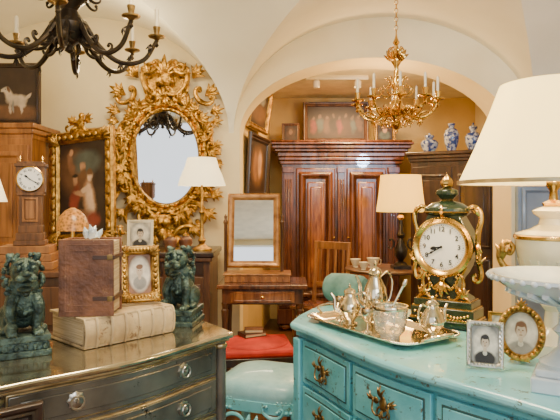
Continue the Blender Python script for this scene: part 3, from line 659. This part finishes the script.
for z,w in((1.79,.84),(1.82,.87),(1.855,.90)): b.box((0,0,z),(w,w-.38,.035))
fin(b,'cornice',cabw,rc,bev=.008)
for q in(-1,1):
    b=B(); b.box((q*.20,-.215,.95),(.38,.02,1.55))
    for z,h in((.55,.6),(1.3,.7)): b.rframe(.30,h,[(0,0),(0,.012),(.02,.02),(.03,0)],(q*.20,-.225,z)); b.box((q*.20,-.228,z),(.18,.012,h-.12))
    fin(b,'door',cabw,rc,bev=.004)
for k,(x,y,h,r) in enumerate(((1.50,5.62,.16,.09),(1.69,5.52,.28,.075),(1.87,5.42,.22,.08))):
    e=thing('porcelain_vase','blue and white porcelain vase on top of cabinet' if k else 'squat blue and white porcelain jar on cabinet','vase',(x,y,1.8725),0,'porcelain on the cabinet')
    b=B(); b.lathe([(r*.5,0),(r*.55,h*.05),(r*.9,h*.35),(r,h*.6),(r*.75,h*.78),(r*.35,h*.85),(r*.38,h*.9),(r*.5,h)],n=28); fin(b,'body',porc,e)
    if k!=1: b=B(); b.lathe([(r*.55,h),(r*.5,h*1.08),(r*.1,h*1.16),(r*.13,h*1.22),(0,h*1.27)],n=24); fin(b,'lid',porc,e)
for k,(x,y) in enumerate(((-.80,4.08),(-.70,4.16))):
    e=thing('ginger_jar','small brown glazed lidded jar on sideboard','jar',(x,y,1.03),0,'jars on the sideboard')
    b=B(); b.lathe([(.03,0),(.03,.01),(.05,.05),(.048,.08),(.025,.10),(.024,.105)],n=24); fin(b,'body',leather,e)
    b=B(); b.lathe([(.028,.105),(.026,.115),(.006,.128),(.008,.136),(0,.142)],n=20); fin(b,'lid',brass,e)
cs=thing('candlestick','brass candlestick with leaf arms on sideboard','candlestick',(-1.15,4.03,1.03))
b=B(); b.lathe([(.045,0),(.04,.012),(.012,.03),(.02,.06),(.01,.09),(.014,.13),(.022,.15),(.018,.17),(.028,.175),(.012,.19)],n=20); b.acan(.01,.12,.6,.05,0,1); b.acan(-.01,.12,pi-.6,.05,0,1); fin(b,'stem',brass,cs)
# ---------------------------------------------------------------- chandeliers
def chain(b,z0,z1,r=.012):
    n=max(2,int((z1-z0)/(r*2.4))); 
    for k in range(n):
        zc=z0+(k+.5)*(z1-z0)/n; h=(z1-z0)/n*.62
        pts=[((r*math.cos(t*pi/6) if k%2 else 0),(0 if k%2 else r*math.cos(t*pi/6)),zc+h*math.sin(t*pi/6)) for t in range(13)]
        b.tube(pts,r*.22,5)
def chand(label,loc,ztop,prof,armp,na,rad,m_,cupm,ch,rot0=0,orn=None,cr=.009,plain=False):
    e=thing('chandelier',label,'chandelier',loc)
    b=B(); b.lathe(prof,n=28); 
    if orn: orn(b)
    fin(b,'body',m_,e)
    b=B(); z0=prof[-1][1]; chain(b,z0,ztop-loc[2]-.03); b.lathe([(.02,ztop-loc[2]-.04),(.06,ztop-loc[2]-.015),(.065,ztop-loc[2])],n=20); fin(b,'chain',m_,e)
    S=spl([(x,0,z) for x,z in armp],7); ex,ez=armp[-1]
    b=B(); b.tube(S,[rad*(1.15-.4*i/len(S)) for i in range(len(S))],8)
    mid=armp[len(armp)//2]
    b.scroll(mid[0]*.62,mid[1]+.045,0,.26*mid[0]/.3,rad*.7,flip=1)
    if not plain: b.scroll(mid[0]*1.06,mid[1]+.035,.5,.18,rad*.65,flip=-1); b.scroll(mid[0]*.5,mid[1]-.01,.3,.14,rad*.6,flip=-1)
    b.acan(mid[0],mid[1],-pi/2,.05,0,1)
    if not plain: b.acan(mid[0]*.6,armp[1][1],pi/3,.07,0,1)
    b.acan(ex*.93,ez-.02,-pi*.6,.05,0,1)
    b.lathe([(0,-.04),(.012,-.025),(.006,-.012),(.012,0)],(ex,0,ez),10)
    arm=fin(b,'arm',m_,e)
    b=B(); b.lathe([(.006,0),(.02,.012),(.042,.018),(.045,.026),(.02,.03),(.013,.035),(.017,.06),(.020,.075)],(ex,0,ez),18,lob=8,amp=.04); cup=fin(b,'candle_cup',cupm,e)
    b=B(); b.lathe([(cr,.07),(cr,.07+ch),(cr*.4,.075+ch)],(ex,0,ez),12); b.tube([(ex,0,ez+.07+ch),(ex,0,ez+.085+ch)],.0015,5); cd_=fin(b,'candle',waxm,e)
    for k in range(na):
        a=rot0+2*pi*k/na
        for o in(arm,cup,cd_):
            if k==0: o.rotation_euler=(0,0,a)
            else: cpart(o,(0,0,0),(0,0,a))
    return e
def ob(b):
    for k in range(8):
        a=k*pi/4; b.T=Matrix.Rotation(a,4,'Z')
        b.acan(.02,.50,1.1,.10,0,1,.4); b.acan(.03,.12,.6,.09,0,1,.4); b.scroll(.05,.36,pi/2,.14,.005,flip=-1); b.scroll(.055,.58,pi/2,.10,.005,flip=1); b.scroll(.10,.27,.6,.16,.005,flip=1)
    b.T=Matrix()
chand('ornate gilt brass chandelier with white candles',(.82,3.95,1.87),2.9,[(0,0),(.015,.01),(.01,.025),(.03,.04),(.04,.06),(.025,.09),(.045,.12),(.06,.16),(.05,.20),(.022,.24),(.018,.30),(.034,.33),(.038,.36),(.018,.40),(.016,.47),(.034,.50),(.038,.53),(.018,.57),(.012,.62),(.025,.64),(.01,.67),(.005,.70)],[(.04,.20),(.10,.13),(.17,.10),(.24,.13),(.285,.20)],10,.0085,brass,brass,.10,.2,ob)
def oi(b):
    for k in range(7):
        b.T=Matrix.Rotation(k*2*pi/7,4,'Z'); b.acan(.04,.10,-.6,.12,0,1,.4); b.scroll(.09,.34,pi/2,.28,.010,flip=-1); b.acan(.06,.30,.4,.08,0,1)
    b.T=Matrix()
chand('dark bronze chandelier with scrolled arms and candles',(-1.11,2.95,2.17),2.87,[(0,0),(.025,.015),(.015,.035),(.045,.06),(.09,.10),(.10,.15),(.065,.19),(.04,.23),(.06,.26),(.11,.30),(.105,.34),(.05,.40),(.03,.50),(.05,.54),(.022,.58),(.012,.61)],[(.07,.17),(.15,.05),(.26,-.03),(.38,-.01),(.45,.10)],8,.014,iron,abrass,.10,.25,oi,.011,True)
# ---------------------------------------------------------------- mantel clock
mc=thing('mantel_clock','dark green and gilt lyre mantel clock with urn top','clock',onT(.385,.50,.906),R(-36))
half=[(.104,.098),(.095,.112),(.070,.125),(.056,.145),(.053,.165),(.060,.185),(.076,.205),(.092,.235),(.104,.28),(.106,.33),(.096,.375),(.078,.405),(.067,.425),(.062,.435)]
b=B()
b.box((0,0,.012),(.27,.15,.024)); b.box((0,0,.05),(.25,.135,.04)); b.box((0,0,.085),(.23,.12,.03))
b.prismy([(x,z) for x,z in half]+[(-x,z) for x,z in half[::-1]],-.045,.045)
b.lathe([(.107,-.05),(.110,-.045),(.110,.05),(.107,.055)],(0,0,.31),48,ax='Y')
b.lathe([(.05,.425),(.080,.433),(.092,.445),(.090,.462),(.060,.482),(.02,.492),(.030,.502),(.046,.517),(.042,.533),(.012,.545)],n=32,sy=.75)
fin(b,'case',greene,mc,bev=.003)
b=B()
b.box((0,0,.028),(.258,.142,.010)); b.box((0,0,.070),(.240,.128,.010)); b.box((0,0,.100),(.215,.110,.010)); 
b.lathe([(.112,.05),(.119,.053),(.119,.062),(.110,.073),(.100,.068),(.091,.060),(.089,.05)],(0,0,.31),64,ax='Y')
for k in range(60): a=2*pi*k/60; b.ell((.115*math.cos(a),-.064,.31+.115*math.sin(a)),.0035,6,5)
b.lathe([(.087,.441),(.096,.446),(.087,.452)],n=32,sy=.75); b.lathe([(.022,.487),(.028,.492),(.022,.497)],n=24,sy=.8); b.lathe([(.012,.54),(.022,.552),(.024,.565),(.016,.582),(.006,.592),(0,.6)],n=20,lob=7,amp=.08)
for q in(-1,1):
    b.tube(spl([(q*x,-.047,z) for x,z in half[:8]],4),.0055,7)
    b.tube(spl([(q*.070,0,.452),(q*.104,0,.468),(q*.130,0,.450),(q*.134,0,.415),(q*.124,0,.37),(q*.121,0,.31),(q*.126,0,.25),(q*.134,0,.21),(q*.126,0,.180),(q*.106,0,.180),(q*.104,0,.198),(q*.114,0,.202)],5),[.008+.003*math.sin(i/55*pi) for i in range(56)],8)
    b.scroll(q*.078,.150,pi/2-q*.25,.17,.0075,a=1.0,bb=13,flip=q,y=-.048)
    b.acan(q*.132,.43,pi/2+q*.5,.045,-.004,1); b.acan(q*.09,.108,pi/2+q*.5,.06,-.04,2); b.acan(q*.128,.235,pi/2-q*.2,.055,-.004,1); b.acan(q*.126,.33,-pi/2,.05,-.004,1)
    b.ell((q*.11,-.045,.005),(.014,.014,.010)); b.ell((q*.11,.045,.005),(.014,.014,.010))
    for k in range(8): b.ell((q*(.014+k*.013),-.070,.052-.012*math.sin(k*pi/7)),.0062,8,6)
    for k in range(9): t=k/8; b.ell((q*(.06-.05*t),-.050,.190-.035*math.sin(pi*t*.9)-.02*t),.0065,6,5)
b.acan(0,.185,-pi/2,.075,-.045,2); b.ell((0,-.070,.050),(.016,.006,.014)); b.ell((0,-.050,.185),(.013,.010,.013)); b.acan(0,.425,pi/2,.05,-.05,2)
for k in range(17): b.ell((-.10+k*.20/16,-.073,.03),.005,6,5)
fin(b,'gilt_mount',brass,mc)
b=B(); b.lathe([(.092,.05),(.092,.058),(.06,.0615),(0,.062)],(0,0,.31),48,ax='Y'); b.m=1
dial(b,(0,.31),.090,[str(i) for i in range(1,13)],.027,-.063); b.lathe([(.005,0),(.005,.002)],(-.026,-.061,.30),12,ax='Y'); fin(b,'dial',[enam,black],mc)
b=B(); hands(b,(0,.31),.086,-.066,260,240); fin(b,'clock_hands',black,mc)
# ---------------------------------------------------------------- tea set
ty=thing('serving_tray','tarnished silver rectangular serving tray with handles on commode','tray',onT(.30,.21),R(-57.7))
def rr(w,h,r,n=6):
    P=[]
    for cx,cy,a0 in((w/2-r,h/2-r,0),(-w/2+r,h/2-r,pi/2),(-w/2+r,-h/2+r,pi),(w/2-r,-h/2+r,3*pi/2)):
        for k in range(n+1): a=a0+k*pi/2/n; P.append((cx+r*math.cos(a),cy+r*math.sin(a)))
    return P
b=B(); Ls=[[(x,y,z) for x,y in rr(w,h,.06)] for w,h,z in((.50,.22,.0),(.52,.24,.0),(.56,.28,.018),(.59,.31,.02),(.59,.31,.024),(.555,.275,.022),(.51,.23,.006),(.48,.20,.005))]
b.loops(Ls,False); n=len(Ls[0]); b.add([p for p in Ls[0]],[list(range(n))]); b.add([p for p in Ls[-1]],[list(range(n))])
for k in range(56):
    P=rr(.585,.305,.06,13)[k]; b.ell((P[0],P[1],.023),.005,6,5)
fin(b,'tray_dish',silver,ty)
for q in(-1,1): b=B(); b.tube(spl([(q*.285,-.06,.024),(q*.32,-.05,.04),(q*.33,0,.045),(q*.32,.05,.04),(q*.285,.06,.024)],5),.006,8); fin(b,'handle',silver,ty)
def pot(name,label,cat,loc,rz,h,r,spout=True,group='silver tea set on tray'):
    e=thing(name,label,cat,loc,rz,group)
    b=B(); b.lathe([(r*.65,0),(r*.7,.005),(r*.4,h*.07),(r*.45,h*.10),(r*.9,h*.25),(r,h*.40),(r*.85,h*.55),(r*.5,h*.70),(r*.48,h*.76),(r*.56,h*.79)],n=32,lob=12,amp=.015); fin(b,'body',silver,e)
    b=B(); b.lathe([(r*.57,h*.79),(r*.5,h*.84),(r*.25,h*.88),(r*.08,h*.90),(r*.14,h*.95),(0,h)],n=24); fin(b,'lid',silver,e)
    if spout: b=B(); b.tube(spl([(r*.8,0,h*.28),(r*1.35,0,h*.38),(r*1.4,0,h*.6),(r*1.75,0,h*.76)],5),[r*.24-i*.009*r for i in range(16)],10); fin(b,'spout',silver,e)
    b=B(); b.tube(spl([(-r*.5,0,h*.72),(-r*1.2,0,h*.80),(-r*1.6,0,h*.6),(-r*1.35,0,h*.35),(-r*.85,0,h*.28)],6),r*.09,8); fin(b,'handle',silver if spout else brass,e)
    return e
tz=.906
pot('coffee_pot','tall silver coffee pot with domed lid on tray','coffee pot',onT(.20,.285,tz),R(200),.25,.050)
pot('teapot','smaller fluted silver teapot on tray','teapot',onT(.185,.165,tz),R(170),.16,.043)
pot('milk_jug','lidded silver milk jug on tray','jug',onT(.51,.28,tz),R(30),.15,.043)
sg=thing('ice_bowl','cut glass bowl with silver rim on tray','bowl',onT(.44,.14,tz),0,'silver tea set on tray')
b=B(); b.shell([(.028,.002),(.035,.01),(.052,.03),(.060,.07),(.062,.11)],n=36,th=.004,lob=18,amp=.015); b.lathe([(.035,0),(.035,.01),(.0,.011)],n=24); fin(b,'body',glassm,sg)
b=B(); b.shell([(.064,.105),(.066,.112),(.064,.118)],n=36,th=.005); fin(b,'rim',silver,sg)
sp_=thing('serving_spoon','silver serving spoon standing in glass bowl','spoon',onT(.44,.14,tz+.013),0)
b=B(); b.tube([(-.03,0,.012),(.0,0,.08),(.045,-.01,.175)],[.003,.003,.005],8); b.ell((-.030,0,.014),(.016,.012,.006),ry=.3); b.ell((.05,-.012,.185),(.008,.004,.016),ry=.4); fin(b,'handle',silver,sp_)
for k,(x,y) in enumerate(((.08,.20),(.34,.26),(.33,.13))):
    e=thing('goblet','small silver goblet on serving tray','goblet',onT(x,y,tz),0,'silver goblets on tray')
    b=B(); b.lathe([(.022,0),(.02,.004),(.005,.01),(.005,.035),(.018,.05),(.024,.075),(.022,.09),(.020,.09),(.02,.07),(.0,.05)],n=24); fin(b,'cup',silver,e)
cu=thing('bolster_cushion','green velvet bolster cushion on turquoise commode corner','cushion',onT(-.19,.45),R(-35))
b=B(); b.T=Matrix.Rotation(pi/2,4,'Y'); b.lathe([(.0,-.11),(.02,-.11),(.055,-.10),(.068,-.08),(.072,0),(.068,.08),(.055,.10),(.02,.11),(0,.11)],(-.073,0,0),28,lob=16,amp=.012); b.T=Matrix(); fin(b,'cushion_cover',greenv,cu)
for q in(-1,1): b=B(); b.ell((q*.113,0,.073),(.008,.018,.018)); fin(b,'button',gold2,cu)
# ---------------------------------------------------------------- turquoise stool
ch=thing('upholstered_stool','pale blue leather stool with carved turquoise painted legs','stool',(-.05,2.84,0),R(-20))
b=B(); b.prism(rr(.48,.44,.12),.40,.45); 
P_=rr(.48,.44,.12,9)
for k in range(len(P_)): b.ell((P_[k][0]*1.005,P_[k][1]*1.005,.412),.009,8,6)
for q in(-1,1): b.scroll(q*.1,.385,0,.2,.010,flip=q,y=-.225); b.acan(q*.02,.39,-pi/2,.06,-.225,1)
fin(b,'seat_rail',turql,ch,bev=.006)
b=B(); b.loops([[(x*s,y*s,z) for x,y in rr(.46,.42,.12)] for s,z in((1,.448),(1.02,.47),(1.0,.50),(.93,.522),(.75,.535),(.45,.542),(.1,.545))]); P=[(x*.1,y*.1,.545) for x,y in rr(.46,.42,.12)]; b.add(P,[list(range(len(P)))]); b.add([(x,y,.448) for x,y in rr(.46,.42,.12)],[list(range(len(P)))])
for k in range(len(P_)): b.ell((P_[k][0]*.985,P_[k][1]*.985,.458),.005,6,5)
fin(b,'seat',tealf,ch,weld=True)
lg=None
for x,y,a in((-.2,-.18,pi*1.25),(.2,-.18,-pi/4),(-.2,.18,pi*.75),(.2,.18,pi/4)):
    if lg is None:
        b=B(); b.tube(spl([(0,0,.42),(.035,0,.33),(.03,0,.22),(0,0,.1),(.015,0,.03),(.04,0,.012)],5),[.034-.0008*i for i in range(26)],10); b.acan(.03,.38,-pi/2,.10,0,1); b.ell((.04,0,.014),(.025,.02,.014)); lg=fin(b,'leg',turql,ch,(x,y,0),(0,0,a))
    else: cpart(lg,(x,y,0),(0,0,a))
# ---------------------------------------------------------------- tazza + big lamp
tp=thing('tazza','pale marble footed tazza with wide shallow dish','tazza',onT(1.075,.17),R(-30))
b=B(); b.box((0,0,.02),(.16,.16,.04)); b.box((0,0,.05),(.14,.14,.02)); fin(b,'plinth',marb,tp,bev=.005)
b=B(); b.lathe([(.065,.06),(.067,.07),(.045,.085),(.022,.11),(.019,.14),(.034,.155),(.020,.17),(.018,.20),(.03,.225),(.09,.243),(.150,.265),(.182,.288),(.195,.294),(.195,.303),(.183,.303),(.15,.285),(.09,.268),(.0,.262)],n=48)
for k in range(40): a=2*pi*k/40; b.ell((.192*math.cos(a),.192*math.sin(a),.295),(.009,.009,.008),8,6)
for k in range(24): a=2*pi*k/24; b.tube([(.035*math.cos(a),.035*math.sin(a),.222),(.09*math.cos(a),.09*math.sin(a),.238),(.15*math.cos(a),.15*math.sin(a),.262)],[.003,.007,.009],8)
fin(b,'dish',marb,tp)
bl=thing('table_lamp','cream urn table lamp with gilt scroll handles and large shade','lamp',onT(.86,.46),R(-20))
b=B(); b.box((0,0,.02),(.15,.15,.04)); b.lathe([(.065,.04),(.06,.06),(.03,.09),(.025,.14),(.04,.16),(.03,.18),(.06,.22),(.10,.28),(.112,.33),(.118,.375),(.118,.39),(.07,.405),(.045,.42),(.04,.44),(.06,.455),(.065,.465),(.03,.48)],n=40)
for k in range(24): a=2*pi*k/24; b.tube([(.04*math.cos(a),.04*math.sin(a),.19),(.083*math.cos(a),.083*math.sin(a),.25),(.105*math.cos(a),.105*math.sin(a),.31)],[.005,.008,.005],6)
fin(b,'urn',cer,bl)
b=B(); b.lathe([(.117,.372),(.122,.376),(.122,.384),(.117,.388)],n=48); fin(b,'gilt_band',brass,bl)
for q in(-1,1):
    b=B(); b.tube(spl([(q*.10,0,.27),(q*.145,0,.275),(q*.165,0,.32),(q*.145,0,.36),(q*.122,0,.345),(q*.13,0,.322),(q*.143,0,.33)],6),[.012-.00015*i for i in range(37)],10)
    b.acan(q*.155,.30,pi/2,.07,-.004,1); b.ell((q*.138,0,.33),.010,8,6); fin(b,'handle',gold2,bl)
b=B(); b.lathe([(.03,.48),(.035,.49),(.014,.50),(.012,.53),(.022,.545),(.022,.56),(.010,.57),(.008,.86),(.012,.87),(.004,.90)],n=20); fin(b,'stem',brass,bl)
b=B(); b.shell([(.298,.555),(.288,.575),(.245,.67),(.20,.78),(.165,.875)],n=64,th=.004); fin(b,'lamp_shade',shade,bl)
b=B(); b.shell([(.3,.552),(.3,.564)],n=64,th=.006); fin(b,'shade_trim',sgold,bl)
light('bulb',(0,0,.70),22,WARM,bl)
tk=thing('track_light','white ceiling track light in alcove','light fixture',(.55,5.4,2.54))
b=B(); b.box((0,0,.04),(.6,.03,.04)); fin(b,'track',ceilm,tk)
for x in(-.2,.2): b=B(); b.lathe([(.03,-.06),(.035,0),(.02,.02)],(x,0,0),16); fin(b,'spotlight',ceilm,tk)
# ---------------------------------------------------------------- lights
def area(loc,size,e,col,rot,sy=None):
    l=bpy.data.lights.new('area_light','AREA'); l.energy=e; l.color=col; l.size=size
    if sy: l.shape='RECTANGLE'; l.size_y=sy
    o=bpy.data.objects.new('area_light',l); C.objects.link(o); o.location=loc; o.rotation_euler=rot
area((1.1,-1.0,2.1),1.2,32,(.94,.97,1),(R(80),0,R(12)),.9)
area((-.3,1.9,2.86),.9,82,(1,.80,.50),(R(14),0,0),.6)
area((.7,5.6,2.5),.6,58,(1,.62,.25),(0,0,0),.4)
light('fill_light',(-1.1,3.8,2.4),17,(1,.80,.48),None,.06)  # unseen fill points, added to warm and model the vault and arch
light('fill_light',(.85,4.75,2.15),26,(1,.60,.22),None,.06)
light('fill_light',(.3,3.3,2.75),12,(1,.86,.60),None,.08)
# added blue spot, tints the upper right wall with a cool haze
s=bpy.data.lights.new('cool_haze_spot','SPOT'); s.energy=520; s.color=(.50,.72,1); s.spot_size=R(34); s.spot_blend=.9; s.shadow_soft_size=.15
so=bpy.data.objects.new('cool_haze_spot',s); C.objects.link(so); so.location=(1.9,-.9,2.3); so.rotation_euler=(Vector((1.75,4.4,2.35))-Vector((1.9,-.9,2.3))).to_track_quat('-Z','Y').to_euler()
w=bpy.data.worlds.new('world'); bpy.context.scene.world=w; w.use_nodes=True
w.node_tree.nodes['Background'].inputs[0].default_value=(.90,.95,1,1); w.node_tree.nodes['Background'].inputs[1].default_value=1.7
cam=bpy.data.cameras.new('camera'); cam.lens=36; cam.sensor_width=36; cam.shift_y=-10/560
co=bpy.data.objects.new('camera',cam); C.objects.link(co); co.location=(0,0,1.4); co.rotation_euler=(R(90),0,0); bpy.context.scene.camera=co
